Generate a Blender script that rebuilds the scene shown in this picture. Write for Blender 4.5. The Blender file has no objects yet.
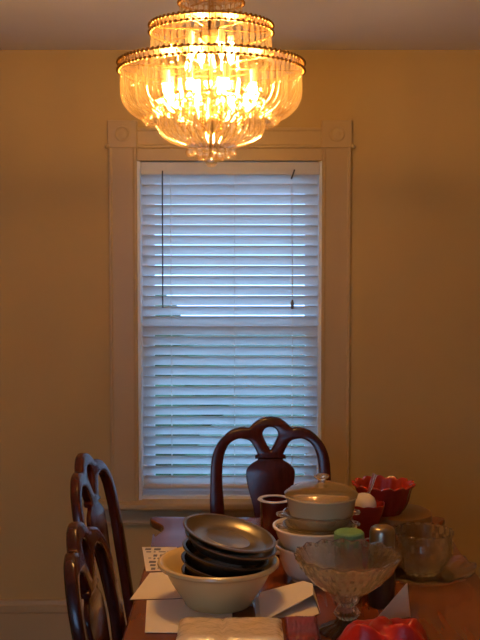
import bpy, bmesh, math, random
from math import sin, cos, pi, radians, atan, hypot, tan
from mathutils import Vector, Matrix
random.seed(7)
C = bpy.context.scene.collection
S = bpy.context.scene

# ---------------------------------------------------------------- camera, world, light, exposure
cam = bpy.data.objects.new('camera', bpy.data.cameras.new('camera'))
C.objects.link(cam); S.camera = cam
cam.location = (0, 0, 1.67)
cam.rotation_euler = (pi/2 - atan(.06), 0, 0)
cam.data.sensor_fit = 'VERTICAL'; cam.data.sensor_height = 36; cam.data.lens = 56.25
cam.data.clip_start = .05; cam.data.clip_end = 200

w = bpy.data.worlds.new('overcast_sky'); S.world = w; w.use_nodes = True
bg = w.node_tree.nodes['Background']
bg.inputs[0].default_value = (.28, .55, 1.0, 1); bg.inputs[1].default_value = 3.3

def area(name, loc, rot, size, power, col):
    l = bpy.data.lights.new(name, 'AREA'); l.shape = 'RECTANGLE'; l.size, l.size_y = size
    l.energy = power; l.color = col
    o = bpy.data.objects.new(name, l); o.location = loc; o.rotation_euler = rot; C.objects.link(o); return o
# weak cool fill lamp added behind the camera, at an unseen made-up window
area('added_front_fill', (-.95, -1.36, 1.55), (radians(90), 0, 0), (1.0, 1.4), .9, (.70, .85, 1.0))

S.view_settings.view_transform = 'Standard'; S.view_settings.look = 'None'
S.view_settings.gamma = 1; S.view_settings.exposure = 0.7
S.view_settings.use_curve_mapping = False
try:
    S.cycles.use_denoising = True
    S.cycles.transparent_max_bounces = 24; S.cycles.max_bounces = 14; S.cycles.transmission_bounces = 12
    S.cycles.sample_clamp_indirect = 6; S.cycles.caustics_refractive = True; S.cycles.caustics_reflective = True
    S.cycles.blur_glossy = .25
except Exception: pass
BULB = 570.0      # strength of the filament bulbs

# ---------------------------------------------------------------- materials
def mat(name, col, rough=.5, metal=0, noise=0, nscale=8, bump=0, bscale=60, spec=.5, coat=0, col2=None, stretch=(1,1,1), trans=0, sub=0, ior=1.45, alpha=1):
    m = bpy.data.materials.new(name); m.use_nodes = True; nt = m.node_tree; b = nt.nodes['Principled BSDF']
    b.inputs['Base Color'].default_value = (*col, 1); b.inputs['Roughness'].default_value = rough
    b.inputs['Metallic'].default_value = metal; b.inputs['Specular IOR Level'].default_value = spec
    b.inputs['Coat Weight'].default_value = coat; b.inputs['Coat Roughness'].default_value = .12
    b.inputs['Transmission Weight'].default_value = trans; b.inputs['IOR'].default_value = ior
    tc = nt.nodes.new('ShaderNodeTexCoord'); mp = nt.nodes.new('ShaderNodeMapping'); mp.inputs['Scale'].default_value = stretch
    nt.links.new(tc.outputs['Object'], mp.inputs[0])
    if noise or col2:
        n = nt.nodes.new('ShaderNodeTexNoise'); n.inputs['Scale'].default_value = nscale; n.inputs['Detail'].default_value = 4
        nt.links.new(mp.outputs[0], n.inputs['Vector'])
        r = nt.nodes.new('ShaderNodeMix'); r.data_type = 'RGBA'
        c2 = col2 if col2 else tuple(c*(1-noise) for c in col)
        r.inputs[6].default_value = (*col, 1); r.inputs[7].default_value = (*c2, 1)
        rp = nt.nodes.new('ShaderNodeMapRange'); rp.inputs[1].default_value = .35; rp.inputs[2].default_value = .65
        nt.links.new(n.outputs[0], rp.inputs[0]); nt.links.new(rp.outputs[0], r.inputs[0]); nt.links.new(r.outputs[2], b.inputs['Base Color'])
    if bump:
        n2 = nt.nodes.new('ShaderNodeTexNoise'); n2.inputs['Scale'].default_value = bscale; n2.inputs['Detail'].default_value = 3
        nt.links.new(mp.outputs[0], n2.inputs['Vector'])
        bp = nt.nodes.new('ShaderNodeBump'); bp.inputs['Strength'].default_value = bump; bp.inputs['Distance'].default_value = .01
        nt.links.new(n2.outputs[0], bp.inputs['Height']); nt.links.new(bp.outputs[0], b.inputs['Normal'])
    return m

def thin_glass(name, tint, w_trans, w_refl, w_glow, rough=.05, glow=None, refl=(1, .97, .92)):
    """thin pressed glass: straight-through light, mirror glints and a little cloudy scatter"""
    m = bpy.data.materials.new(name); m.use_nodes = True; nt = m.node_tree; nt.nodes.clear()
    out = nt.nodes.new('ShaderNodeOutputMaterial')
    t = nt.nodes.new('ShaderNodeBsdfTransparent'); t.inputs[0].default_value = (*tint, 1)
    g = nt.nodes.new('ShaderNodeBsdfGlossy'); g.inputs['Roughness'].default_value = rough; g.inputs[0].default_value = (*refl, 1)
    d = nt.nodes.new('ShaderNodeBsdfTranslucent'); d.inputs[0].default_value = (*(glow or tint), 1)
    rf = nt.nodes.new('ShaderNodeBsdfGlass'); rf.inputs['Roughness'].default_value = rough; rf.inputs['IOR'].default_value = 1.45; rf.inputs[0].default_value = (*tint, 1)
    fr = nt.nodes.new('ShaderNodeLayerWeight'); fr.inputs[0].default_value = w_refl*.5
    a = nt.nodes.new('ShaderNodeMixShader'); a.inputs[0].default_value = 1 - w_trans
    nt.links.new(t.outputs[0], a.inputs[1]); nt.links.new(rf.outputs[0], a.inputs[2])
    b = nt.nodes.new('ShaderNodeMixShader'); b.inputs[0].default_value = w_glow
    nt.links.new(a.outputs[0], b.inputs[1]); nt.links.new(d.outputs[0], b.inputs[2])
    c = nt.nodes.new('ShaderNodeMixShader')
    nt.links.new(fr.outputs['Fresnel'], c.inputs[0]); nt.links.new(b.outputs[0], c.inputs[1]); nt.links.new(g.outputs[0], c.inputs[2])
    nt.links.new(c.outputs[0], out.inputs[0])
    return m

def emit(name, col, s):
    m = bpy.data.materials.new(name); m.use_nodes = True; nt = m.node_tree; nt.nodes.clear()
    o = nt.nodes.new('ShaderNodeOutputMaterial'); e = nt.nodes.new('ShaderNodeEmission')
    e.inputs[0].default_value = (*col, 1); e.inputs[1].default_value = s; nt.links.new(e.outputs[0], o.inputs[0]); return m

def slat_material():
    m = bpy.data.materials.new('blind_slat_white'); m.use_nodes = True; nt = m.node_tree; nt.nodes.clear()
    o = nt.nodes.new('ShaderNodeOutputMaterial'); d = nt.nodes.new('ShaderNodeBsdfDiffuse'); t = nt.nodes.new('ShaderNodeBsdfTranslucent')
    g = nt.nodes.new('ShaderNodeBsdfGlossy'); g.inputs['Roughness'].default_value = .4
    d.inputs[0].default_value = (.78, .78, .76, 1); t.inputs[0].default_value = (.8, .8, .78, 1)
    a = nt.nodes.new('ShaderNodeMixShader'); a.inputs[0].default_value = .42
    nt.links.new(d.outputs[0], a.inputs[1]); nt.links.new(t.outputs[0], a.inputs[2])
    b = nt.nodes.new('ShaderNodeMixShader'); b.inputs[0].default_value = .05
    nt.links.new(a.outputs[0], b.inputs[1]); nt.links.new(g.outputs[0], b.inputs[2]); nt.links.new(b.outputs[0], o.inputs[0]); return m

M = dict(
    wall=mat('wall_paint_tan', (.57, .385, .13), .6, noise=.06, nscale=2, bump=.05, bscale=180),
    trim=mat('trim_paint', (.52, .365, .16), .4, noise=.04, nscale=5, bump=.03, bscale=40),
    ceil=mat('ceiling_paint', (.72, .72, .82), .8, noise=.04, nscale=3, bump=.05, bscale=120),
    floor=mat('oak_floor', (.28, .14, .06), .35, noise=.4, nscale=3, stretch=(10, 1, 1)),
    vinyl=mat('window_vinyl_white', (.78, .8, .82), .35),
    glasspane=thin_glass('window_pane', (.97, 1, 1), 1, .05, 0, .0),
    slat=slat_material(),
    rail=mat('blind_rail', (.62, .58, .54), .5),
    cord=mat('blind_cord', (.75, .75, .72), .8),
    wand=mat('blind_wand', (.16, .16, .17), .25, trans=.3),
    wood=mat('mahogany', (.070, .010, .005), .22, col2=(.04, .006, .003), nscale=9, stretch=(6, 6, 1), coat=.15, spec=.4),
    woodh=mat('mahogany_top', (.20, .050, .014), .2, col2=(.175, .042, .012), nscale=5, stretch=(10, .7, 1), coat=.25, spec=.4),
    seat=mat('seat_cloth', (.35, .25, .14), .9, noise=.3, nscale=50),
    gold=mat('polished_brass', (.36, .20, .06), .3, metal=1),
    crystal=thin_glass('chandelier_crystal', (1, .97, .91), .80, .09, .012, .04, (1, .85, .60), (1, .86, .64)),
    bulb=emit('lit_bulb', (1, .54, .16), BULB),
    candle=mat('candle_sleeve', (.85, .75, .5), .5),
    cream=mat('cream_stoneware', (.74, .53, .22), .25, noise=.05, coat=.3),
    white=mat('white_stoneware', (.74, .62, .44), .22, noise=.03, coat=.3),
    casserole=mat('cream_glass_casserole', (.60, .46, .24), .18, coat=.4),
    steel=mat('dark_pan_steel', (.17, .125, .09), .26, metal=.85, noise=.3, nscale=30),
    steel2=mat('dull_pan_steel', (.30, .25, .19), .30, metal=.9, noise=.25, nscale=18),
    steel3=mat('brushed_steel', (.34, .28, .21), .3, metal=1),
    rubber=mat('thermos_body', (.035, .018, .016), .35),
    red=mat('red_glaze', (.36, .022, .010), .25, coat=.4, noise=.2),
    dred=mat('dark_red_glaze', (.11, .010, .008), .2, coat=.5, noise=.2),
    redrim=mat('pale_rim', (.5, .45, .45), .25),
    redfoil=mat('red_film', (.72, .022, .012), .3, noise=.3, bump=.6, bscale=25, coat=.3),
    green=mat('green_plastic', (.16, .34, .15), .45, noise=.15, nscale=30),
    amber=mat('amber_tin', (.30, .14, .03), .35, noise=.2),
    paper=mat('white_paper', (.86, .74, .58), .7, bump=.05, bscale=30),
    paper2=mat('cream_napkin', (.80, .58, .36), .8, bump=.2, bscale=60),
    ink=mat('grey_print', (.14, .12, .13), .6),
    film=mat('wrapped_napkins', (.82, .64, .42), .2, bump=.9, bscale=30, coat=.7),
    darkbox=mat('dark_red_napkin_pack', (.16, .012, .012), .3, col2=(.30, .03, .03), nscale=45, coat=.4),
    glass=thin_glass('cut_glass', (.99, .97, .93), .22, .3, .07, .01, (1, .9, .7)),
    jarglass=thin_glass('jar_glass', (.95, .93, .86), .6, .10, .05, .04),
    grass=mat('lawn', (.05, .085, .035), .9, noise=.5, nscale=4),
    hedge=mat('hedge_leaves', (.06, .13, .06), .9, noise=.6, nscale=6),
    siding=mat('pale_siding', (.45, .52, .58), .8),
)

# ---------------------------------------------------------------- mesh helpers
class MB:
    def __init__(s): s.v = []; s.f = []; s.m = []
    def add(s, vs, fs, mi=0):
        n = len(s.v); s.v += [tuple(p) for p in vs]; s.f += [tuple(i+n for i in f) for f in fs]; s.m += [mi]*len(fs); return s
    def box(s, x0, x1, y0, y1, z0, z1, mi=0):
        v = [(x, y, z) for x in (x0, x1) for y in (y0, y1) for z in (z0, z1)]
        return s.add(v, [(0,1,3,2), (4,6,7,5), (0,4,5,1), (2,3,7,6), (0,2,6,4), (1,5,7,3)], mi)
    def lathe(s, prof, seg=48, cx=0, cy=0, mod=None, mi=0, closed=False):
        """prof: (r, z) list; r=0 ends are poles"""
        vs, rows = [], []
        for k, (r, z) in enumerate(prof):
            if r < 1e-6: rows.append([len(vs)]); vs.append((cx, cy, z))
            else:
                row = []
                for i in range(seg):
                    a = 2*pi*i/seg; rr, zz = (r, z) if not mod else mod(r, z, a, k)
                    row.append(len(vs)); vs.append((cx+rr*cos(a), cy+rr*sin(a), zz))
                rows.append(row)
        fs = []
        pairs = list(zip(rows, rows[1:])) + ([(rows[-1], rows[0])] if closed else [])
        for A, B in pairs:
            for i in range(seg):
                j = (i+1) % seg
                if len(A) == 1 and len(B) == 1: break
                if len(A) == 1: fs.append((A[0], B[j], B[i]))
                elif len(B) == 1: fs.append((A[i], A[j], B[0]))
                else: fs.append((A[i], A[j], B[j], B[i]))
        return s.add(vs, fs, mi)
    def sweep(s, path, rad, seg=10, flat=1.0, up=(0, 0, 1), cap=True, mi=0, closed=False):
        """tube along path; rad scalar or list; flat squashes along 'up'"""
        P = [Vector(p) for p in path]; n = len(P); R = rad if isinstance(rad, (list, tuple)) else [rad]*n
        vs = []; fs = []; up = Vector(up)
        for k in range(n):
            a = P[(k-1) % n] if (k > 0 or closed) else P[k]; b = P[(k+1) % n] if (k < n-1 or closed) else P[k]
            t = (b-a).normalized(); u = up - t*up.dot(t)
            if u.length < 1e-4: u = Vector((0, 1, 0)) - t*t.y
            if u.length < 1e-4: u = Vector((1, 0, 0))
            u.normalize(); q = t.cross(u)
            for i in range(seg):
                an = 2*pi*i/seg; vs.append(P[k] + q*cos(an)*R[k] + u*sin(an)*R[k]*flat)
        m = n if closed else n-1
        for k in range(m):
            for i in range(seg):
                j = (i+1) % seg; k2 = (k+1) % n
                fs.append((k*seg+i, k*seg+j, k2*seg+j, k2*seg+i))
        if cap and not closed:
            fs.append(tuple(reversed(range(seg)))); fs.append(tuple((n-1)*seg+i for i in range(seg)))
        return s.add(vs, fs, mi)
    def ball(s, c, r, seg=10, rings=6, sz=1, mi=0):
        pr = [(0, c[2]-r*sz)] + [(r*sin(pi*k/rings), c[2]-r*sz*cos(pi*k/rings)) for k in range(1, rings)] + [(0, c[2]+r*sz)]
        return s.lathe(pr, seg, c[0], c[1], mi=mi)
    def xf(s, fn): s.v = [tuple(fn(*p)) for p in s.v]; return s
    def build(s, name, m, parent=None, smooth=True, bevel=0, auto=40, solid=0, sub=0, loc=None):
        me = bpy.data.meshes.new(name); me.from_pydata(s.v, [], s.f)
        for x in (m if isinstance(m, (list, tuple)) else [m]): me.materials.append(x)
        for p, k in zip(me.polygons, s.m): p.material_index = k
        bm = bmesh.new(); bm.from_mesh(me); bmesh.ops.recalc_face_normals(bm, faces=bm.faces)
        if smooth:
            for f in bm.faces: f.smooth = True
            for e in bm.edges:
                if len(e.link_faces) == 2 and e.calc_face_angle(0) > radians(auto): e.smooth = False
        bm.to_mesh(me); bm.free()
        o = bpy.data.objects.new(name, me); C.objects.link(o)
        if parent: o.parent = parent
        if loc: o.location = loc
        if solid:
            d = o.modifiers.new('s', 'SOLIDIFY'); d.thickness = solid; d.offset = 0
        if bevel:
            d = o.modifiers.new('b', 'BEVEL'); d.width = bevel; d.segments = 2; d.limit_method = 'ANGLE'
        if sub:
            d = o.modifiers.new('u', 'SUBSURF'); d.levels = d.render_levels = sub
        return o

def smoothpts(pts, n=6, closed=False):
    P = [Vector(p) for p in pts]; out = []; m = len(P)
    rng = range(m if closed else m-1)
    for i in rng:
        p0 = P[(i-1) % m] if (i > 0 or closed) else P[i]; p1 = P[i]; p2 = P[(i+1) % m]; p3 = P[(i+2) % m] if (i < m-2 or closed) else P[(i+1) % m]
        for k in range(n):
            t = k/n
            out.append(.5*((2*p1) + (p2-p0)*t + (2*p0-5*p1+4*p2-p3)*t*t + (3*p1-p0-3*p2+p3)*t**3))
    if not closed: out.append(P[-1])
    return out

def plate(outer, holes, thick, bevel):
    """solid board cut to an outline with holes and rounded edges; returns an MB in (u, v, w)"""
    cu = bpy.data.curves.new('t', 'CURVE'); cu.dimensions = '2D'; cu.fill_mode = 'BOTH'
    cu.extrude = thick/2-bevel; cu.bevel_depth = bevel; cu.bevel_resolution = 2; cu.offset = -bevel
    for lp in [outer]+list(holes):
        sp = cu.splines.new('POLY'); sp.points.add(len(lp)-1); sp.use_cyclic_u = True
        for q, p in zip(sp.points, lp): q.co = (p[0], p[1], 0, 1)
    ob = bpy.data.objects.new('t', cu); C.objects.link(ob)
    me = bpy.data.meshes.new_from_object(ob.evaluated_get(bpy.context.evaluated_depsgraph_get()))
    mb = MB().add([v.co[:] for v in me.vertices], [tuple(p.vertices) for p in me.polygons])
    bpy.data.objects.remove(ob); bpy.data.curves.remove(cu); bpy.data.meshes.remove(me)
    ix, vs, mp = {}, [], []
    for v in mb.v:
        k = (round(v[0], 5), round(v[1], 5), round(v[2], 5))
        if k not in ix: ix[k] = len(vs); vs.append(v)
        mp.append(ix[k])
    fs = []
    for f in mb.f:
        g = []
        for i in f:
            if mp[i] not in g: g.append(mp[i])
        if len(g) > 2: fs.append(tuple(g))
    mb = MB().add(vs, fs)
    return mb

def weld(o, d=1e-5):
    bm = bmesh.new(); bm.from_mesh(o.data); bmesh.ops.remove_doubles(bm, verts=bm.verts, dist=d); bm.to_mesh(o.data); bm.free(); return o

def tag(o, label=None, cat=None, group=None, kind=None):
    if label: o['label'] = label
    if cat: o['category'] = cat
    if group: o['group'] = group
    if kind: o['kind'] = kind
    return o
def thing(name, label, cat, loc=(0, 0, 0), rz=0, group=None, rot=None):
    o = bpy.data.objects.new(name, None); C.objects.link(o); o.empty_display_size = .05
    o.location = loc; o.rotation_euler = rot if rot else (0, 0, rz); return tag(o, label, cat, group)
def copy_tree(o, parent=None):
    c = o.copy(); C.objects.link(c); c.parent = parent
    for ch in list(o.children): copy_tree(ch, c)
    return c
def struct(name, mb, m, **k): return tag(mb.build(name, m, smooth=False, **k), kind='structure')
def arcz(cx, cz, r, a0, a1, n): return [(cx+r*cos(radians(a0+(a1-a0)*k/n)), cz+r*sin(radians(a0+(a1-a0)*k/n))) for k in range(n+1)]

# ---------------------------------------------------------------- the room
W = 4.31; XL, XR, YF, H = -1.75, 1.95, -1.25, 2.561
OX0, OX1, OZ0, OZ1 = -.441, .351, .624, 2.118          # window opening
struct('floor', MB().box(XL-.15, XR+.15, YF-.15, W+.15, -.1, 0), M['floor'])
struct('ceiling', MB().box(XL-.15, XR+.15, YF-.15, W+.15, H, H+.1), M['ceil'])
b = MB(); b.box(XL-.15, OX0, W, W+.15, 0, H); b.box(OX1, XR+.15, W, W+.15, 0, H); b.box(OX0, OX1, W, W+.15, 0, OZ0-.03); b.box(OX0, OX1, W, W+.15, OZ1, H)
struct('wall_back', b, M['wall'])
struct('wall_left', MB().box(XL-.15, XL, YF, W, 0, H), M['wall'])
struct('wall_right', MB().box(XR, XR+.15, YF, W, 0, H), M['wall'])
b = MB(); fx0, fx1, fz0, fz1 = -1.5, -.4, .8, 2.3
b.box(XL-.15, fx0, YF-.15, YF, 0, H); b.box(fx1, XR+.15, YF-.15, YF, 0, H); b.box(fx0, fx1, YF-.15, YF, 0, fz0); b.box(fx0, fx1, YF-.15, YF, fz1, H)
struct('wall_front', b, M['wall'])
b = MB()
for x0, x1, z0, z1 in ((fx0, fx1, fz0, fz0+.05), (fx0, fx1, fz1-.05, fz1), (fx0, fx0+.05, fz0, fz1), (fx1-.05, fx1, fz0, fz1), (fx0, fx1, 1.53, 1.57)): b.box(x0, x1, YF-.1, YF-.05, z0, z1)
struct('added_window', b, M['vinyl'])  # unseen window added behind the camera to go with the fill lamp

def baseboard(name, along, a0, a1, at, sgn):
    prof = [(0, 0), (.018, 0), (.018, .125), (.021, .132), (.021, .160), (.016, .166), (.012, .180), (0, .184)]
    v, n = [], len(prof)
    for a in (a0, a1):
        for d, z in prof:
            v.append((a, at+sgn*d, z) if along == 'x' else (at+sgn*d, a, z))
    f = [(i, (i+1) % n, n+(i+1) % n, n+i) for i in range(n)] + [tuple(range(n)), tuple(n+i for i in range(n))]
    struct(name, MB().add(v, f), M['trim'])
baseboard('baseboard_back', 'x', XL, XR, W, -1); baseboard('baseboard_left', 'y', YF, W, XL, 1)
baseboard('baseboard_right', 'y', YF, W, XR, -1); baseboard('baseboard_front', 'x', XL, XR, YF, 1)

# window casing: stiles with beaded edges, corner blocks with rosettes, head, stool and apron
def stile(x0, x1, z0, z1, horiz=False):
    w_ = (x1-x0) if not horiz else (z1-z0)
    pr = [(0, 0), (0, .019), (.003, .021), (.010, .021), (.013, .017), (.018, .016), (w_-.018, .016), (w_-.014, .017), (w_-.010, .020), (w_-.003, .020), (w_, .018), (w_, 0)]
    n = len(pr); v = []
    if not horiz:
        for z in (z0, z1): v += [(x0+a, W-d, z) for a, d in pr]
    else:
        for x in (x0, x1): v += [(x, W-d, z0+a) for a, d in pr]
    return MB().add(v, [(i, (i+1) % n, n+(i+1) % n, n+i) for i in range(n)] + [tuple(range(n)), tuple(n+i for i in range(n))])
struct('trim_1', stile(-.561, OX0, OZ0, 2.146), M['trim']); struct('trim_2', stile(OX1, .474, OZ0, 2.146), M['trim'])
struct('trim_3', stile(OX0+.004, OX1-.004, 2.146, 2.232, True), M['trim'])
struct('trim_4', MB().box(OX0, OX1, W-.012, W+.02, 2.092, 2.146), M['trim'], bevel=.003)
for n, (x0, x1) in ((5, (-.563, -.437)), (6, (.347, .476))):
    b = MB().box(x0, x1, W-.024, W, 2.146, 2.262); cx = (x0+x1)/2; cz = 2.205
    o = struct('trim_%d' % n, b, M['trim'], bevel=.003)
    r = MB().lathe([(.034, 0), (.032, .006), (.027, .007), (.024, .002), (.018, .001), (.012, .004), (.006, .007), (0, .008)], 40).xf(lambda x, y, z: (cx+x, W-.0235-z*.5, cz+y)).build('rosette', M['trim'], o)
struct('trim_7', MB().box(-.61, .52, W-.075, W+.06, OZ0-.028, OZ0), M['trim'], bevel=.008)          # stool
b = stile(-.585, .497, OZ0-.105, OZ0-.028, True); struct('trim_8', b, M['trim'])                 # apron
# jambs, vinyl frame, two sashes
b = MB(); b.box(OX0, OX0+.012, W, W+.15, OZ0, OZ1); b.box(OX1-.012, OX1, W, W+.15, OZ0, OZ1); b.box(OX0, OX1, W, W+.15, OZ1-.012, OZ1); b.box(OX0, OX1, W+.02, W+.15, OZ0-.03, OZ0+.012)
struct('trim_9', b, M['vinyl'])
win = tag(bpy.data.objects.new('window_1', None), kind='structure'); C.objects.link(win); win.location = (-.045, W+.1, OZ0)
def loc(mb): return mb.xf(lambda x, y, z: (x+.045, y-W-.1, z-OZ0))
def frame(x0, x1, z0, z1, y0, y1, t, tb=None):
    tb = tb or t; m = MB(); m.box(x0, x0+t, y0, y1, z0, z1); m.box(x1-t, x1, y0, y1, z0, z1); m.box(x0+t, x1-t, y0, y1, z0, z0+tb); m.box(x0+t, x1-t, y0, y1, z1-t, z1); return m
loc(frame(OX0+.012, OX1-.012, OZ0+.012, OZ1-.012, W+.055, W+.15, .018)).build('window_frame', M['vinyl'], win, False, .002)
loc(frame(OX0+.03, OX1-.03, OZ0+.03, 1.405, W+.068, W+.095, .035, .055)).build('lower_sash', M['vinyl'], win, False, .002)
loc(frame(OX0+.03, OX1-.03, 1.37, OZ1-.03, W+.1, W+.127, .035)).build('upper_sash', M['vinyl'], win, False, .002)
loc(MB().box(OX0+.06, OX1-.06, W+.08, W+.083, OZ0+.08, 1.375)).build('lower_pane', M['glasspane'], win, False)
loc(MB().box(OX0+.06, OX1-.06, W+.112, W+.115, 1.40, OZ1-.06)).build('upper_pane', M['glasspane'], win, False)

# outdoors seen in the gaps of the blind
struct('ground', MB().box(-14, 14, W+.6, 40, -.7, -.6), M['grass'])
def hedge(x, y, r, h, lab):
    m = MB(); rr = random.Random(int(x*10+50))
    for k in range(34):
        a = rr.uniform(0, 2*pi); q = r*rr.uniform(0, .8); m.ball((q*cos(a), q*sin(a)*.6, rr.uniform(.25, h-.3)), rr.uniform(.28, .5), 9, 6)
    o = thing('shrub', lab, 'shrub', (x, y, -.6), group='shrubs outside the window'); m.build('foliage', M['hedge'], o)
    MB().sweep([(0, 0, 0), (0, 0, .6)], .07, 8).build('stem', M['wood'], o)
hedge(-1.2, 9.5, 1.1, 2.0, 'green shrub outside behind the left half of the blind')
hedge(1.6, 10.5, 1.0, 1.6, 'green shrub outside behind the right half of the blind')

# ---------------------------------------------------------------- the blind
bl = thing('window_blind', 'closed white horizontal slat blind hanging in the window', 'blind', (-.043, W+.03, .66))
BX0, BX1 = -.423, .337
bw = (BX1-BX0)/2
hz = 2.085-.66
MB().box(-bw, bw, -.028, .02, hz-.042, hz).build('headrail', M['slat'], bl, False, .002)
MB().box(-bw-.003, bw+.003, -.036, -.030, hz-.052, hz+.002).build('valance', M['slat'], bl, False, .002)
PITCH, SW = .0437, .0505; TILT = radians(-52.5)
sm = MB(); n = 6
for side in (-1, 1):
    for k in range(n+1):
        t = k/n-.5; sm.v += [(-bw, t*SW, side*.0012+.0035*(1-4*t*t)), (bw, t*SW, side*.0012+.0035*(1-4*t*t))]
q = 2*(n+1)
for k in range(n): sm.f += [(2*k, 2*k+1, 2*k+3, 2*k+2), (q+2*k, q+2*k+2, q+2*k+3, q+2*k+1)]
sm.f += [(0, q, q+1, 1), (2*n, 2*n+1, q+2*n+1, q+2*n)] + [tuple(range(0, q, 2)) + tuple(range(2*q-2, q-1, -2)), tuple(range(1, q, 2)) + tuple(range(2*q-1, q, -2))]
sm.m = [0]*len(sm.f)
z = hz-.066; first = None; k = 0
rr = random.Random(3)
while z > .040:
    if first is None: o = first = sm.build('slat', M['slat'], bl)
    else:
        o = first.copy(); C.objects.link(o)
    o.parent = bl; o.location = (rr.uniform(-.0015, .0015), 0, z); o.rotation_euler = (TILT+rr.uniform(-.03, .03), rr.uniform(-.002, .002), 0)
    z -= PITCH; k += 1
MB().box(-bw, bw, -.02, .02, .012, .026).build('bottom_rail', M['rail'], bl, False, .004)
for x in (-.255, .27, .02):
    for yy in (-.027, .027):
        MB().sweep([(x, yy, .02), (x, yy, hz-.04)], .0011, 6).build('ladder_cord', M['cord'], bl)
wd = MB().sweep([(-.288, -.045, hz-.05), (-.289, -.047, hz-.62)], .0032, 8).build('tilt_wand', M['wand'], bl)
MB().sweep([(-.288, -.036, hz-.035), (-.288, -.046, hz-.05)], .003, 6).build('hook', M['wand'], wd)
cd = MB(); cd.sweep([(.26, -.036, hz-.03), (.262, -.046, hz-.12), (.268, -.045, hz-.60)], .0012, 6); lc = cd.build('lift_cord', M['cord'], bl)
MB().lathe([(0, hz-.625), (.006, hz-.625), (.0075, hz-.60), (.003, hz-.585), (0, hz-.585)], 10, .268, -.045).build('tassel', M['wand'], lc)
MB().sweep([(.262, -.044, hz-.07), (.276, -.046, hz-.03)], .0035, 8).build('cord_lock', M['wand'], bl)
# small hooks at the top of the casing
for x, s_ in ((-.563, 'left'), (.478, 'right')):
    o = thing('curtain_hook', 'small painted curtain rod knob at the %s top of the window casing' % s_, 'hook', (x, W-.034, 2.15), group='curtain knobs on the casing')
    MB().sweep([(0, .034, 0), (0, 0, 0)], .004, 8).build('peg', M['trim'], o); MB().ball((0, -.004, 0), .0105, 12, 8).build('knob', M['trim'], o)

# ---------------------------------------------------------------- dining table
TZ = .76
TX0, TX1, TY0, TY1 = -.285, .69, 1.72, 3.50
def corner(cx, cy, sx, sy):
    # shaped corner: the side dips in, then an ear projects; runs from the side edge to the end edge
    q = [(0, .30), (.004, .24), (.022, .17), (.012, .11), (-.022, .05), (-.034, .012), (-.020, -.008), (.03, -.012), (.10, .0), (.17, .008), (.24, .0)]
    return [(cx+sx*a, cy+sy*b) for a, b in q]
o1 = corner(TX0, TY1, 1, -1); o2 = list(reversed(corner(TX1, TY1, -1, -1))); o3 = corner(TX1, TY0, -1, 1); o4 = list(reversed(corner(TX0, TY0, 1, 1)))
out = smoothpts([(a, b, 0) for a, b in o1+o2+o3+o4], 3, True)
tb = thing('dining_table', 'dark cherry wood dining table covered with dishes and paper', 'table', ((TX0+TX1)/2, (TY0+TY1)/2, 0))
tcx, tcy = tb.location[0], tb.location[1]
p = plate([(x-tcx, y-tcy) for x, y, _ in out], [], .028, .007)
weld(p.xf(lambda x, y, z: (x, y, TZ-.014+z)).build('tabletop', M['woodh'], tb))
hx, hy = (TX1-TX0)/2-.07, (TY1-TY0)/2-.11
b = MB(); b.box(-hx, hx, hy-.022, hy, TZ-.11, TZ-.028); b.box(-hx, hx, -hy, -hy+.022, TZ-.11, TZ-.028); b.box(-hx, -hx+.022, -hy, hy, TZ-.11, TZ-.028); b.box(hx-.022, hx, -hy, hy, TZ-.11, TZ-.028)
b.build('apron', M['wood'], tb, False, .003)
def cabriole(h, r, kx, ky):
    pts = [(0, 0, h), (kx*.008, ky*.008, h*.92), (kx*.035, ky*.035, h*.80), (kx*.028, ky*.028, h*.62), (kx*.0, ky*.0, h*.38), (-kx*.008, -ky*.008, h*.2), (0, 0, h*.1), (kx*.03, ky*.03, .03), (kx*.034, ky*.034, .0)]
    rs = [r, r*1.05, r*1.1, r*.85, r*.58, r*.45, r*.5, r*.9, r*.85]
    P = smoothpts(pts, 4); RR = [v.x for v in smoothpts([(q, 0, 0) for q in rs], 4)]
    return MB().sweep(P, RR, 12)
for sx in (-1, 1):
    for sy in (-1, 1):
        cabriole(TZ-.03, .036, sx, sy).xf(lambda x, y, z: (x+sx*(hx-.012), y+sy*(hy-.012), z)).build('leg', M['wood'], tb)

# ---------------------------------------------------------------- chairs
PX = 1/259.
def zz(v): return 1.06-(v-418)*PX
OUT = [(-56, .40), (-57.5, .55), (-60.5, .709), (-60.5, .80), (-59.5, .890), (-56, .94), (-50, .975), (-40, 1.008), (-28, 1.020), (-21.5, 1.018), (-17, 1.034), (-9, 1.054), (0, 1.060)]
INN = [(-42, .40), (-43.5, .55), (-46, .709), (-48, .80), (-48, .867), (-46, .92), (-41, .957), (-34, .974), (-28, .976), (-21, .968), (-16.5, .945), (-13, .918)]
def sm2(pts, n=4): return [(v.x, v.y) for v in smoothpts([(a*PX, b_, 0) for a, b_ in pts], n)]
lo = sm2(OUT); li = sm2(INN)
ledge = [(-15.5*PX, .912), (-15.5*PX, .900)]
left = lo; right = [(-x, y) for x, y in reversed(lo[:-1])]
inner_r = [(-x, y) for x, y in li] + [(-x, y) for x, y in ledge]
inner_l = list(reversed(ledge)) + list(reversed(li))
contour = left+right+inner_r+inner_l
tear = [(v.x, v.y) for v in smoothpts([(a*PX, b_, 0) for a, b_ in [(0, 1.020), (5, 1.014), (7.6, .997), (6.5, .978), (3.5, .955), (0, .934), (-3.5, .955), (-6.5, .978), (-7.6, .997), (-5, 1.014)]], 4, True)]
VAS = [(-13, .901), (-13, .894), (-18.5, .882), (-23.5, .862), (-24.5, .838), (-22.5, .79), (-17.5, .72), (-13, .62), (-12, .55), (-16, .49), (-19, .44)]
vl = sm2(VAS, 3); vase = list(reversed(vl)) + [(-x, y) for x, y in vl]
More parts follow.
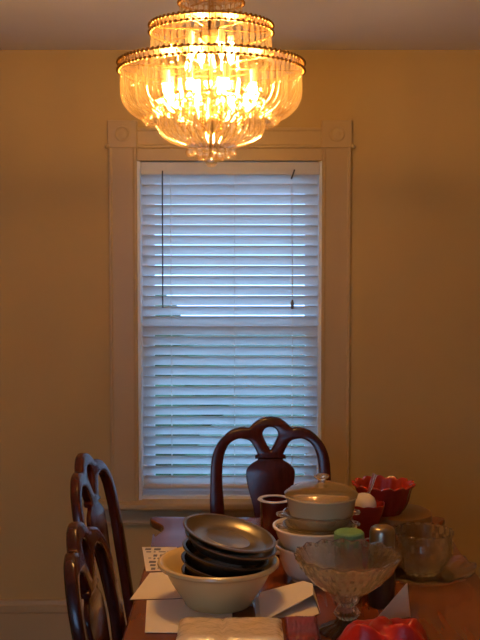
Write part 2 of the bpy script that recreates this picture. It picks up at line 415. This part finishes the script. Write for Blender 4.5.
def lean(x, z):   # the back rakes away from the sitter and curls a little at the crest
    t = z-.44
    return -.175*t - .035*max(0, t)**2 + .05*t*(abs(x)/.23)**2*.5
def chair():
    t = thing('dining_chair', 'x', 'chair')
    o = plate(contour, [tear], .030, .009).xf(lambda x, y, z: (x, lean(x, y)+z, y)).build('back_frame', M['wood'], t, auto=28); weld(o)
    o = plate(vase, [], .014, .004).xf(lambda x, y, z: (x, lean(x, y)+z, y)).build('splat', M['wood'], t, auto=28); weld(o)
    so = smoothpts([(-.205, .01, 0), (-.215, .12, 0), (-.24, .30, 0), (-.225, .37, 0), (-.15, .395, 0), (0, .40, 0), (.15, .395, 0), (.225, .37, 0), (.24, .30, 0), (.215, .12, 0), (.205, .01, 0), (0, -.005, 0)], 4, True)
    plate([(v.x, v.y) for v in so], [], .06, .012).xf(lambda x, y, z: (x, y, .405+z)).build('seat_rail', M['wood'], t)
    plate([(v.x*.93, .215+(v.y-.215)*.9) for v in so], [], .055, .022).xf(lambda x, y, z: (x, y, .45+z+.012*max(0, 1-(x*x+(y-.2)**2)/.04)*(z > 0))).build('seat', M['seat'], t)
    for s_ in (-1, 1):
        cabriole(.39, .028, s_*.8, .8).xf(lambda x, y, z: (x+s_*.2, y+.345, z)).build('leg', M['wood'], t)
        MB().sweep([(s_*.19, .0, .43), (s_*.19, -.005, .3), (s_*.195, -.03, .14), (s_*.2, -.075, 0)], [.02, .019, .017, .016], 10).build('leg', M['wood'], t)
    return t
c0 = chair()
def put(o, x, y, rz, label): o.location = (x, y, 0); o.rotation_euler = (0, 0, radians(rz)); o['label'] = label; o['group'] = 'chairs around the dining table'
put(c0, .118, 3.76, 180, 'dark wooden chair with pierced back standing in front of the window')
c1 = copy_tree(c0); put(c1, -.380, 3.12, -95.5, 'dark wooden chair at the left side of the table, the one farther back')
c2 = copy_tree(c0); put(c2, -.264, 2.29, -91.0, 'dark wooden chair at the left side of the table, the nearer one')

# ---------------------------------------------------------------- chandelier
CX, CY = -.078, 2.75
ch = thing('chandelier', 'brass chandelier with three tiers of curved glass prisms and lit bulbs', 'chandelier', (CX, CY, H))
def zc(z): return z-H
def prism_shape(straight, bend_in, total, wid, dep, taper=.7):
    pts = [(0, 0, 0), (0, 0, -straight*.5), (0, 0, -straight)]
    n = 6
    for k in range(1, n+1):
        a = k/n*pi/2*.8; pts.append((-(1-cos(a))/(1-cos(pi/2*.8))*bend_in, 0, -straight-sin(a)/sin(pi/2*.8)*(total-straight)))
    rs = [wid*.55, wid, wid] + [wid*(1-(1-taper)*k/n) for k in range(1, n)] + [wid*taper*.5]
    m = MB(); P = [Vector(p_) for p_ in pts]; seg = 8; vs = []; fs = []
    for k, p_ in enumerate(P):
        a_ = P[max(0, k-1)]; b_ = P[min(len(P)-1, k+1)]; t = (b_-a_).normalized(); q = Vector((0, 1, 0)); u = t.cross(q)
        for i in range(seg):
            an = 2*pi*i/seg; rr_ = 1.0 if i % 2 == 0 else .82
            vs.append(p_ + q*cos(an)*rs[k]*rr_ + u*sin(an)*dep*rr_*(rs[k]/wid))
    for k in range(len(P)-1):
        for i in range(seg): j = (i+1) % seg; fs.append((k*seg+i, k*seg+j, (k+1)*seg+j, (k+1)*seg+i))
    fs += [tuple(reversed(range(seg))), tuple((len(P)-1)*seg+i for i in range(seg))]
    return m.add(vs, fs)
def ring(R, z, h, nb, name):
    b = MB()
    for dz in (-h*.42, h*.42): b.lathe([(R-.0015, zc(z)+dz-.0015), (R+.0015, zc(z)+dz-.0015), (R+.0015, zc(z)+dz+.0015), (R-.0015, zc(z)+dz+.0015)], 72, closed=True)
    for k in range(nb):
        a = 2*pi*k/nb; a2 = a+pi/nb
        b.ball(((R+.002)*cos(a), (R+.002)*sin(a), zc(z)+h*.42), .0050, 7, 5); b.ball(((R+.002)*cos(a2), (R+.002)*sin(a2), zc(z)-h*.42), .0050, 7, 5)
        b.sweep([(R*cos(a), R*sin(a), zc(z)-h*.42), (R*cos(a), R*sin(a), zc(z)+h*.42)], .0012, 5)
    return b.build(name, M['gold'], ch)
r1 = ring(.250, 2.190, .024, 96, 'tier_band'); r2 = ring(.165, 2.292, .022, 64, 'tier_band'); r3 = ring(.086, 2.372, .022, 34, 'tier_band')
r4 = MB().lathe([(.142, zc(2.102)), (.148, zc(2.102)), (.148, zc(2.110)), (.142, zc(2.110))], 64, closed=True).build('tier_band', M['gold'], ch)
def hang(proto, n, R, z, parent, name, ph=0):
    for k in range(n):
        a = 2*pi*(k+ph)/n
        o = proto if k == 0 else proto.copy()
        if k: C.objects.link(o)
        o.parent = parent; o.location = (R*cos(a), R*sin(a), zc(z)); o.rotation_euler = (0, 0, a)
hang(prism_shape(.062, .072, .135, .0088, .0052).build('crystal', M['crystal'], r1, auto=20), 74, .242, 2.183, r1, 'crystal')
hang(prism_shape(.075, .072, .125, .0090, .0045).build('crystal', M['crystal'], r4, auto=20), 42, .143, 2.106, r4, 'crystal', .3)
def baked(n, R, z, m0, ph=0):
    out_ = MB()
    for k in range(n):
        a = 2*pi*(k+ph)/n; ca, sa = cos(a), sin(a)
        out_.add([(R*ca+x*ca-y*sa, R*sa+x*sa+y*ca, zc(z)+q_) for x, y, q_ in m0.v], m0.f)
    return out_
u = MB()
for n_, R_, z_, pr in ((46, .161, 2.285, prism_shape(.07, .012, .088, .0088, .004)), (24, .082, 2.364, prism_shape(.04, .006, .055, .0088, .004)), (26, .100, 2.140, prism_shape(.06, .03, .10, .008, .004)), (46, .205, 2.170, prism_shape(.05, .05, .10, .009, .004))):
    t_ = baked(n_, R_, z_, pr); u.add(t_.v, t_.f)
tag(u.build('upper_crystals', M['crystal'], ch, auto=20), kind='stuff')
def beads(n, R, z, r, proto=None):
    for k in range(n):
        a = 2*pi*k/n
        if proto is None: o = proto = MB().ball((0, 0, 0), .011, 10, 7).build('crystal_bead', M['crystal'], ch)
        else: o = proto.copy(); C.objects.link(o); o.parent = ch
        o.location = (R*cos(a), R*sin(a), zc(z)); o.scale = (r/.011,)*3
    return proto
bd = beads(18, .060, 1.962, .011); beads(9, .028, 1.951, .012, bd); beads(34, .176, 2.050, .0125, bd)
m_ = MB()
for q_ in range(8): m_.ball((0, 0, -q_*.0085), .0046, 7, 5)
s0 = m_.build('bead_strand', M['gold'], ch)
for k in range(10):
    a = 2*pi*k/10; o = s0 if k == 0 else s0.copy()
    if k: C.objects.link(o)
    o.parent = ch; o.location = (.085*cos(a), .085*sin(a), zc(2.095))
MB().ball((0, 0, zc(1.937)), .0155, 16, 12).build('finial', M['crystal'], ch)
b = MB(); b.lathe([(0, zc(1.95)), (.006, zc(1.95)), (.006, zc(2.0)), (.012, zc(2.02)), (.02, zc(2.04)), (.02, zc(2.06)), (.008, zc(2.08)), (.008, zc(2.25)), (.03, zc(2.27)), (.03, zc(2.285)), (.008, zc(2.30)), (.008, zc(2.40)), (0, zc(2.41))], 20)
for R_, z_ in ((.250, 2.190), (.165, 2.292), (.086, 2.372), (.145, 2.106)):
    for k in range(6):
        a = 2*pi*k/6+.2; b.sweep([(.006*cos(a), .006*sin(a), zc(z_)), (R_*cos(a), R_*sin(a), zc(z_))], .003, 6)
b.build('stem', M['gold'], ch)
MB().lathe([(.165, zc(2.196)), (.249, zc(2.196)), (.249, zc(2.198)), (.165, zc(2.198))], 64, closed=True).build('top_plate', M['gold'], ch)
MB().lathe([(.086, zc(2.298)), (.164, zc(2.298)), (.164, zc(2.300)), (.086, zc(2.300))], 64, closed=True).build('top_plate', M['gold'], ch)
MB().lathe([(0.012, zc(2.378)), (.085, zc(2.378)), (.085, zc(2.380)), (.012, zc(2.380))], 64, closed=True).build('top_plate', M['gold'], ch)
def bulb(R, a, z):
    o = MB().lathe([(0, 0), (.009, 0), (.009, .035), (0, .035)], 12, R*cos(a), R*sin(a)).xf(lambda x, y, q_: (x, y, q_+zc(z)+.001)).build('candle_sleeve', M['candle'], ch)
    MB().lathe([(0, 0), (.005, .003), (.0095, .010), (.0085, .022), (.004, .034), (0, .042)], 14, R*cos(a), R*sin(a)).xf(lambda x, y, q_: (x, y, zc(z)-q_)).build('bulb', M['bulb'], o)
for k in range(8): bulb(.125, 2*pi*k/8+.35, 2.140)
for k in range(4): bulb(.06, 2*pi*k/4+.5, 2.245)
lk = MB(); z = 2.405
while z < 2.52:
    r_ = .010; fl = int(round((z-2.405)/.026)) % 2
    pts = [((cos(2*pi*k/14)*r_*.8 if not fl else 0), (0 if not fl else cos(2*pi*k/14)*r_*.8), zc(z)+.014+sin(2*pi*k/14)*.017) for k in range(14)]
    lk.sweep(pts, .0026, 6, up=(0, 1, 0) if not fl else (1, 0, 0), closed=True); z += .026
lk.build('chain', M['gold'], ch)
MB().lathe([(0, -.045), (.012, -.045), (.02, -.03), (.055, -.012), (.062, 0), (0, 0)], 32).build('canopy', M['gold'], ch)

# ---------------------------------------------------------------- dishes
def bowl_prof(rb, rt, h, th, foot=.0, lip=.004, pw=.6, n=10):
    o_ = [(0, foot*.5), (rb*.9, foot*.5), (rb, 0), (rb*1.02, foot)] if foot else [(0, 0), (rb, 0)]
    for k in range(1, n+1):
        t = k/n; o_.append((rb+(rt-rb)*t**pw, foot+(h-foot)*t))
    o_ += [(rt+lip, h-.002), (rt+lip, h+.002), (rt-.002, h+.003), (rt-th, h-.002)]
    for k in range(n-1, 0, -1):
        t = k/n; o_.append((max(.001, rb+(rt-rb)*t**pw-th), foot+(h-foot)*t+th*.2))
    o_ += [(rb*.7, foot+th), (0, foot+th)]
    return o_
def simple(name, label, cat, mb, m, locn, rot=(0, 0, 0), group=None, **k):
    o = mb.build(name, m, **k); o.location = locn; o.rotation_euler = rot; return tag(o, label, cat, group)
def lug(R, z, w_, l_, t_, ang):
    pts = [(R-.004, -w_, z), (R+l_*.7, -w_*.85, z), (R+l_, 0, z), (R+l_*.7, w_*.85, z), (R-.004, w_, z)]
    P = [Vector((p_.x*cos(ang)-p_.y*sin(ang), p_.x*sin(ang)+p_.y*cos(ang), p_.z)) for p_ in smoothpts(pts, 4)]
    return MB().sweep(P, t_, 8)

# big cream mixing bowl
pr = [(0, .003), (.080, .003), (.086, 0), (.090, .004), (.093, .012), (.108, .035), (.124, .06), (.137, .085), (.143, .098), (.146, .100), (.156, .102), (.161, .108), (.160, .114), (.154, .117), (.147, .114), (.140, .104), (.130, .085), (.118, .06), (.102, .035), (.086, .014), (.07, .009), (0, .009)]
simple('mixing_bowl', 'large cream mixing bowl with a rolled rim holding a stack of dark pans', 'bowl', MB().lathe(pr, 72), M['cream'], (-.057, 2.60, TZ+.0038))
# pans, tilted and nested in the bowl
def pan(rt, h, rb=None, rim=.008):
    rb = rb or rt*.86
    return MB().lathe([(0, 0), (rb-.004, 0), (rb, .004), (rt, h-.004), (rt+rim, h-.003), (rt+rim+.001, h), (rt+rim-.001, h+.002), (rt, h+.001), (rt-.003, h-.004), (rb-.003, .006), (rb-.010, .003), (rb*.6, .0028), (rb*.58, .004), (rb*.55, .0028), (0, .0028)], 64)
spec = [(.098, .040, -.056, 2.605, .800, 9, 3, 'steel', 'lowest of the dark round cake pans, deepest inside the cream bowl'),
        (.104, .042, -.053, 2.603, .828, 11, 3, 'steel', 'second dark cake pan up from the bottom of the tilted stack'),
        (.108, .040, -.046, 2.600, .862, 12, 3, 'steel', 'dark cake pan directly under the wide shallow top pans'),
        (.115, .030, -.031, 2.598, .904, 13, 3, 'steel2', 'shallow pan with a dull rim just below the topmost pan'),
        (.117, .022, -.032, 2.594, .934, 13, 4, 'steel2', 'topmost shallow round pan with a shiny inside, tilted on the stack')]
for i, (rt, h, x, y, z, ty, tx, m, lab) in enumerate(spec):
    simple('cake_pan', lab, 'pan', pan(rt, h), M[m], (x, y, z), (radians(tx), radians(ty), 0), 'dark pans stacked in the cream bowl')

# stack of white bowls and the casserole
bx, by = .213, 2.81
o = thing('soup_bowl', 'white bowl with side lugs at the bottom of the dish stack', 'bowl', (bx-.003, by, TZ), group='stacked white bowls')
MB().lathe(bowl_prof(.062, .106, .100, .006, .008, .003, .45), 56).build('bowl', M['white'], o)
for a in (pi*1.02, 0.1): lug(.098, .085, .024, .026, .0065, a).build('handle', M['white'], o)
simple('soup_bowl', 'wider white bowl resting in the lugged bowl, under the casserole', 'bowl', MB().lathe(bowl_prof(.06, .116, .096, .006, .008, .004, .5), 56), M['white'], (bx, by, TZ+.058), group='stacked white bowls')
for k, (z, lab) in enumerate(((.883, 'lower of the clear glass dishes with ribbed lugs under the casserole'), (.905, 'upper of the clear glass dishes with ribbed lugs under the casserole'))):
    o = thing('glass_dish', lab, 'dish', (bx+.01, by, z), group='glass dishes in the dish stack')
    MB().lathe(bowl_prof(.055, .099-.001*k, .036+.012*k, .004, 0, .003, .4), 56).build('bowl', M['glass'], o)
    for a in (pi*1.04, .1):
        l = lug(.095, .034+.012*k, .017, .022, .005, a).build('handle', M['glass'], o)
o = thing('casserole', 'round cream casserole with a clear knobbed lid on top of the dish stack', 'casserole', (bx+.018, by, .917))
MB().lathe([(0, 0), (.070, 0), (.078, .006), (.092, .04), (.099, .078), (.1025, .082), (.1025, .086), (.096, .087), (.093, .082), (.086, .042), (.072, .010), (0, .006)], 64).build('body', M['casserole'], o)
ld = MB().lathe([(.104, .088), (.105, .092), (.098, .099), (.085, .107), (.06, .116), (.03, .122), (.012, .123), (.012, .119), (.03, .118), (.06, .112), (.085, .103), (.098, .094), (.100, .088)], 64, closed=True).build('lid', thin_glass('lid_glass', (.96, .94, .90), .55, .45, .16, .02), o)
MB().lathe([(0, .119), (.009, .121), (.009, .129), (.018, .134), (.023, .139), (.020, .144), (.008, .146), (0, .146)], 20).build('knob', M['glass'], ld)

# tall dark red pot behind
o = thing('red_canister', 'dark red pot with a pale ring rim, left of the casserole', 'pot', (.107, 3.06, TZ-.0))
MB().lathe([(0, 0), (.036, 0), (.043, .01), (.045, .158), (.043, .168), (.040, .168), (.040, .16), (.038, .012), (0, .01)], 48).build('body', M['dred'], o)
MB().lathe([(.038, .169), (.050, .168), (.053, .170), (.050, .173), (.038, .172)], 48, closed=True).build('rim', M['redrim'], o)

# amber tin with the scalloped red dish
o = thing('storage_tin', 'amber brown round tin standing behind the crystal bowl under the red dish', 'tin', (.49, 3.095, TZ))
MB().lathe([(0, 0), (.105, 0), (.108, .004), (.108, .10), (0, .10)], 56).build('body', M['amber'], o)
MB().lathe([(0, .127), (.100, .127), (.110, .122), (.1115, .098), (.109, .098), (.107, .120), (0, .120)], 56).build('lid', M['amber'], o)
def scal(n, amp): return lambda r, z, a, k: (r*(1+amp*(abs(sin(n*a/2))-.5)*min(1, r/.08)), z+amp*.12*abs(sin(n*a/2))*(z > .05))
o = simple('scalloped_dish', 'deep red baking dish with a scalloped rim raised on the amber tin', 'dish', MB().lathe(bowl_prof(.055, .090, .085, .006, .004, .006, .6), 120, mod=scal(14, .07)), M['red'], (.445, 3.065, TZ+.128))
# red cup with the white scoop
o = thing('red_cup', 'tall red cup standing between the green capped jar and the thermos', 'cup', (.378, 2.948, TZ))
MB().lathe([(0, 0), (.032, 0), (.034, .004), (.026, .02), (.028, .09), (.042, .135), (.054, .176), (.055, .183), (.052, .183), (.039, .137), (.025, .09), (0, .08)], 48, mod=scal(10, .03)).build('cup', M['red'], o)
o = thing('serving_scoop', 'white domed scoop with a clear handle resting upside down in the red cup', 'scoop', (.370, 2.943, TZ+.172))
MB().lathe([(.036, .0), (.0375, .004), (.036, .018), (.030, .032), (.018, .042), (0, .046), (0, .042), (.016, .038), (.027, .029), (.033, .016), (.034, .004)], 40, mod=lambda r, z, a, k: (r, z)).build('bowl', M['white'], o)
MB().sweep([(.010, 0, .038), (.020, .005, .062), (.034, .012, .100)], [.006, .0085, .010], 10, .5).build('handle', M['glass'], o)
# jar with green cap
o = thing('glass_jar', 'clear glass jar with a ridged green screw cap', 'jar', (.294, 2.655, TZ))
MB().lathe([(0, 0), (.034, 0), (.037, .004), (.037, .12), (.032, .138), (.032, .150), (.029, .150), (.029, .137), (.034, .118), (.034, .006), (0, .005)], 40).build('body', M['jarglass'], o)
MB().lathe([(0, .181), (.036, .181), (.040, .177), (.041, .146), (.038, .146), (.037, .174), (0, .176)], 80, mod=lambda r, z, a, k: (r*(1+.018*sin(28*a)) if .03 < r and z < .179 else r, z)).build('cap', M['green'], o)
MB().sweep(smoothpts([(.039, -.006, .158), (.052, -.012, .164), (.060, -.01, .152), (.056, -.008, .142), (.041, -.006, .147)], 4), .002, 7).build('loop', M['redrim'], o)
# thermos
o = thing('thermos', 'slim thermos flask with a brushed steel cap and dark body', 'flask', (.374, 2.592, TZ))
MB().lathe([(0, 0), (.033, 0), (.035, .004), (.035, .135), (.032, .142), (0, .142)], 40).build('body', M['rubber'], o)
MB().lathe([(0, .213), (.022, .212), (.030, .207), (.0335, .197), (.0335, .142), (.031, .140), (0, .140)], 40).build('cap', M['steel3'], o)
# footed cut-glass bowl
def cut(n, amp, z0=0, z1=9): return lambda r, z, a, k: (r*(1+amp*(abs(((a*n/(2*pi)) % 1)-.5)*2-.5)) if z0 < z < z1 else r, z)
o = thing('footed_bowl', 'cut glass footed compote bowl in front of the jar and thermos', 'bowl', (.262, 2.405, TZ))
bp_ = [(.020, .088), (.030, .092), (.055, .104), (.085, .128), (.108, .155), (.124, .180), (.129, .186), (.1285, .190), (.122, .188), (.104, .162), (.080, .135), (.050, .112), (.022, .100), (0, .098)]
def cutbowl(r, z, a, k):
    if r < .04: return r, z
    s_ = abs(((a*16/(2*pi)) % 1)-.5)*2; f_ = abs(((a*32/(2*pi)+(k % 2)*.5) % 1)-.5)*2
    return r*(1+.030*(s_-.5)+(.075*(f_-.5) if k < 6 else 0)), z+(.007*s_ if r > .12 else 0)
MB().lathe(bp_, 128, mod=cutbowl).build('bowl', M['glass'], o, auto=12)
MB().lathe([(0, .098), (.024, .090), (.029, .078), (.020, .066), (.026, .056), (.032, .046), (.022, .034), (.030, .020), (.055, .010), (.066, .005), (.067, 0), (0, 0)], 72, mod=cut(12, .10)).build('foot', M['glass'], o, auto=12)
# crystal bowl and plate
simple('glass_plate', 'wide clear glass plate lying at the right under the crystal bowl', 'plate', MB().lathe([(0, 0), (.09, 0), (.11, .006), (.14, .022), (.150, .030), (.150, .034), (.138, .028), (.108, .012), (.09, .006), (0, .006)], 120, mod=lambda r, z, a, k: (r*(1+.02*cos(12*a)) if r > .13 else r, z+(.004*cos(12*a) if r > .13 else 0))), M['glass'], (.528, 2.835, TZ), auto=15)
def crys(r, z, a, k):
    if r < .03: return r, z
    s_ = abs(((a*18/(2*pi)+(k % 2)*.5) % 1)-.5)*2
    return r*(1+(.13 if k < 9 else .02)*(s_-.5)), z+(.005*s_ if z > .115 else 0)
simple('crystal_bowl', 'round cut crystal bowl standing on the glass plate', 'bowl', MB().lathe([(0, .004), (.04, 0), (.052, .004), (.064, .020), (.076, .040), (.083, .060), (.084, .080), (.083, .100), (.086, .118), (.088, .122), (.083, .122), (.079, .100), (.080, .080), (.078, .060), (.070, .040), (.055, .018), (.035, .012), (0, .012)], 120, mod=crys), M['glass'], (.528, 2.845, TZ+.0065), auto=12)

# ---------------------------------------------------------------- paper things
def sheet(pts, th=.0012):
    """flat paper from an outline of (x, y, z) corners, given a thickness"""
    n_ = len(pts); v = [(x, y, z) for x, y, z in pts]+[(x, y, z-th) for x, y, z in pts]
    return MB().add(v, [tuple(range(n_)), tuple(reversed(range(n_, 2*n_)))] + [(i, n_+i, n_+(i+1) % n_, (i+1) % n_) for i in range(n_)])
def onpos(name, label, cat, mb, m, group=None, **k):
    xs = [p_[0] for p_ in mb.v]; ys = [p_[1] for p_ in mb.v]; cx, cy = sum(xs)/len(xs), sum(ys)/len(ys); z0 = min(p_[2] for p_ in mb.v)
    mb.xf(lambda x, y, z: (x-cx, y-cy, z-z0)); o = mb.build(name, m, smooth=False, **k); o.location = (cx, cy, z0); return tag(o, label, cat, group), (cx, cy, z0)
onpos('paper_sheet', 'large white sheet at the table edge, lying left of the mixing bowl', 'paper', sheet([(-.295, 2.63, TZ+.002), (-.262, 2.86, TZ+.002), (-.12, 2.88, TZ+.002), (.02, 2.78, TZ+.002), (-.02, 2.655, TZ+.002)]), M['paper'], 'loose white paper by the mixing bowl')
b = sheet([(-.249, 2.62, TZ+.0036), (-.232, 2.39, TZ+.0035), (-.02, 2.385, TZ+.0035), (-.02, 2.645, TZ+.0035)]); 
onpos('paper_sheet', 'white folded sheet under the mixing bowl, sticking out toward the camera', 'paper', b, M['paper'], 'loose white paper by the mixing bowl')
o, c_ = onpos('printed_sheet', 'white sheet printed with grey blocks, at the far left of the table', 'paper', sheet([(-.310, 3.12, TZ+.002), (-.20, 3.12, TZ+.002), (-.17, 2.885, TZ+.002), (-.275, 2.875, TZ+.002)]), M['paper'])
b = MB(); rr = random.Random(5)
for i in range(7):
    x = -.298+i*.006; y = 3.105-i*.033
    while x < -.215+i*.004:
        w_ = rr.uniform(.006, .026); h_ = rr.uniform(.006, .022)
        if rr.random() < .8: b.box(x, x+w_, y-h_, y, TZ+.0021, TZ+.0024)
        x += w_+rr.uniform(.004, .010)
b.xf(lambda x, y, z: (x-c_[0], y-c_[1], z-c_[2])).build('print', M['ink'], o, False)
# crumpled napkin
n_ = 10; g = MB(); rr = random.Random(11)
vs = [(-.225+.12*i/n_+.01*rr.uniform(-1, 1), 2.90+.16*j/n_+.006*rr.uniform(-1, 1), TZ+.004+(.030*sin(pi*i/n_)*sin(pi*j/n_)**.5*rr.uniform(.5, 1.2) if 0 < i < n_ and 0 < j < n_ else 0)) for i in range(n_+1) for j in range(n_+1)]
g.add(vs, [(i*(n_+1)+j, (i+1)*(n_+1)+j, (i+1)*(n_+1)+j+1, i*(n_+1)+j+1) for i in range(n_) for j in range(n_)])
o, _ = onpos('crumpled_napkin', 'crumpled tan paper napkin between the printed sheet and the pans', 'napkin', g, M['paper2'], solid=.001, sub=1)
# propped white card folder right of the bowl
b = sheet([(.055, 2.66, TZ+.012), (.174, 2.70, TZ+.030), (.197, 2.67, TZ+.032), (.192, 2.575, TZ+.034), (.054, 2.44, TZ+.010), (.05, 2.50, TZ+.012), (.05, 2.62, TZ+.012)], .002)
b2 = sheet([(.04, 2.64, TZ+.004), (.17, 2.69, TZ+.004), (.199, 2.66, TZ+.004), (.204, 2.52, TZ+.004), (.185, 2.50, TZ+.004), (.04, 2.49, TZ+.004)], .002)
b.add(b2.v, b2.f); b.add(*[[(.197, 2.67, TZ+.032), (.192, 2.575, TZ+.034), (.207, 2.52, TZ+.004), (.201, 2.66, TZ+.004)], [(0, 1, 2, 3)]])
onpos('card_folder', 'white folded card with one flap propped open, right of the mixing bowl', 'card', b, M['paper'])
# white tent card
b = sheet([(.352, 2.47, TZ+.03), (.428, 2.50, TZ+.092), (.440, 2.50, TZ+.03)], .001)
b = MB().add([(.335, 2.470, TZ), (.436, 2.500, TZ), (.428, 2.510, TZ+.090), (.415, 2.560, TZ)], [(0, 1, 2), (0, 2, 3), (1, 3, 2), (0, 3, 1)])
onpos('folded_napkin', 'white napkin folded to a standing point behind the red film', 'napkin', b, M['paper2'], bevel=.002)
# wrapped napkin pack
def pillow(x0, x1, y0, y1, z0, h, seed, seams=()):
    nx, ny = 26, 14; m = MB(); r_ = random.Random(seed)
    for s_ in (0, 1):
        for i in range(nx+1):
            for j in range(ny+1):
                u_, v_ = i/nx, j/ny; e = min(1, min(u_, 1-u_)*14)**.5*min(1, min(v_, 1-v_)*7)**.5
                for q_ in seams: e *= 1-.75*math.exp(-((u_-q_)/.012)**2)
                m.v.append((x0+(x1-x0)*u_+r_.uniform(-.0007, .0007), y0+(y1-y0)*v_, z0+h*(.5+(.5*e if s_ else -.5*e))+(r_.uniform(-.0012, .0012) if s_ else 0)))
    q_ = (nx+1)*(ny+1)
    for s_ in (0, 1):
        for i in range(nx):
            for j in range(ny): k_ = s_*q_+i*(ny+1)+j; m.f.append((k_, k_+1, k_+ny+2, k_+ny+1))
    for i in range(nx):
        for j in (0, ny): k_ = i*(ny+1)+j; m.f.append((k_, k_+ny+1, k_+ny+1+q_, k_+q_))
    for j in range(ny):
        for i in (0, nx): k_ = i*(ny+1)+j; m.f.append((k_, k_+1, k_+1+q_, k_+q_))
    m.m = [0]*len(m.f); return m
def packobj(name, label, cat, mb, m, group=None):
    o, c_ = onpos(name, label, cat, mb, m, group)
    for p_ in o.data.polygons: p_.use_smooth = True
    return o
packobj('napkin_pack', 'cream napkin pack in clear shiny wrap at the front of the table', 'napkins', pillow(-.150, .103, 2.27, 2.44, TZ+.0045, .026, 2, (.42,)), M['film'])
packobj('party_napkin_pack', 'dark red patterned packet beside the wrapped cream napkins', 'packet', pillow(.112, .192, 2.33, 2.485, TZ+.001, .014, 4), M['darkbox'])
# red crinkled film
n_ = 22; g = MB(); rr = random.Random(21)
def hgt(u_, v_):
    e = min(1, min(u_, 1-u_)*5)**.6*min(1, min(v_, 1-v_)*4.5)**.6
    return e*(.058+.020*abs(sin(u_*8+v_*5+1))+.007*sin(u_*15-v_*9)+.003*rr.uniform(-1, 1)) + .02*max(0, u_-.75)*4*(1 if .2 < v_ < .9 else .4)
vs = []
for i in range(n_+1):
    for j in range(n_+1):
        u_, v_ = i/n_, j/n_; wv = .012*sin(u_*14); vs.append((.222+.213*u_+.006*sin(v_*11), 2.185+.135*v_+wv*v_*.6-.0, TZ+.003+max(0, hgt(u_, v_))))
g.add(vs, [(i*(n_+1)+j, (i+1)*(n_+1)+j, (i+1)*(n_+1)+j+1, i*(n_+1)+j+1) for i in range(n_) for j in range(n_)])
o, _ = onpos('red_wrapping', 'crumpled bright red film bag in front of the footed glass bowl', 'wrapping', g, M['redfoil'], solid=.0012, sub=1)
for p_ in o.data.polygons: p_.use_smooth = True
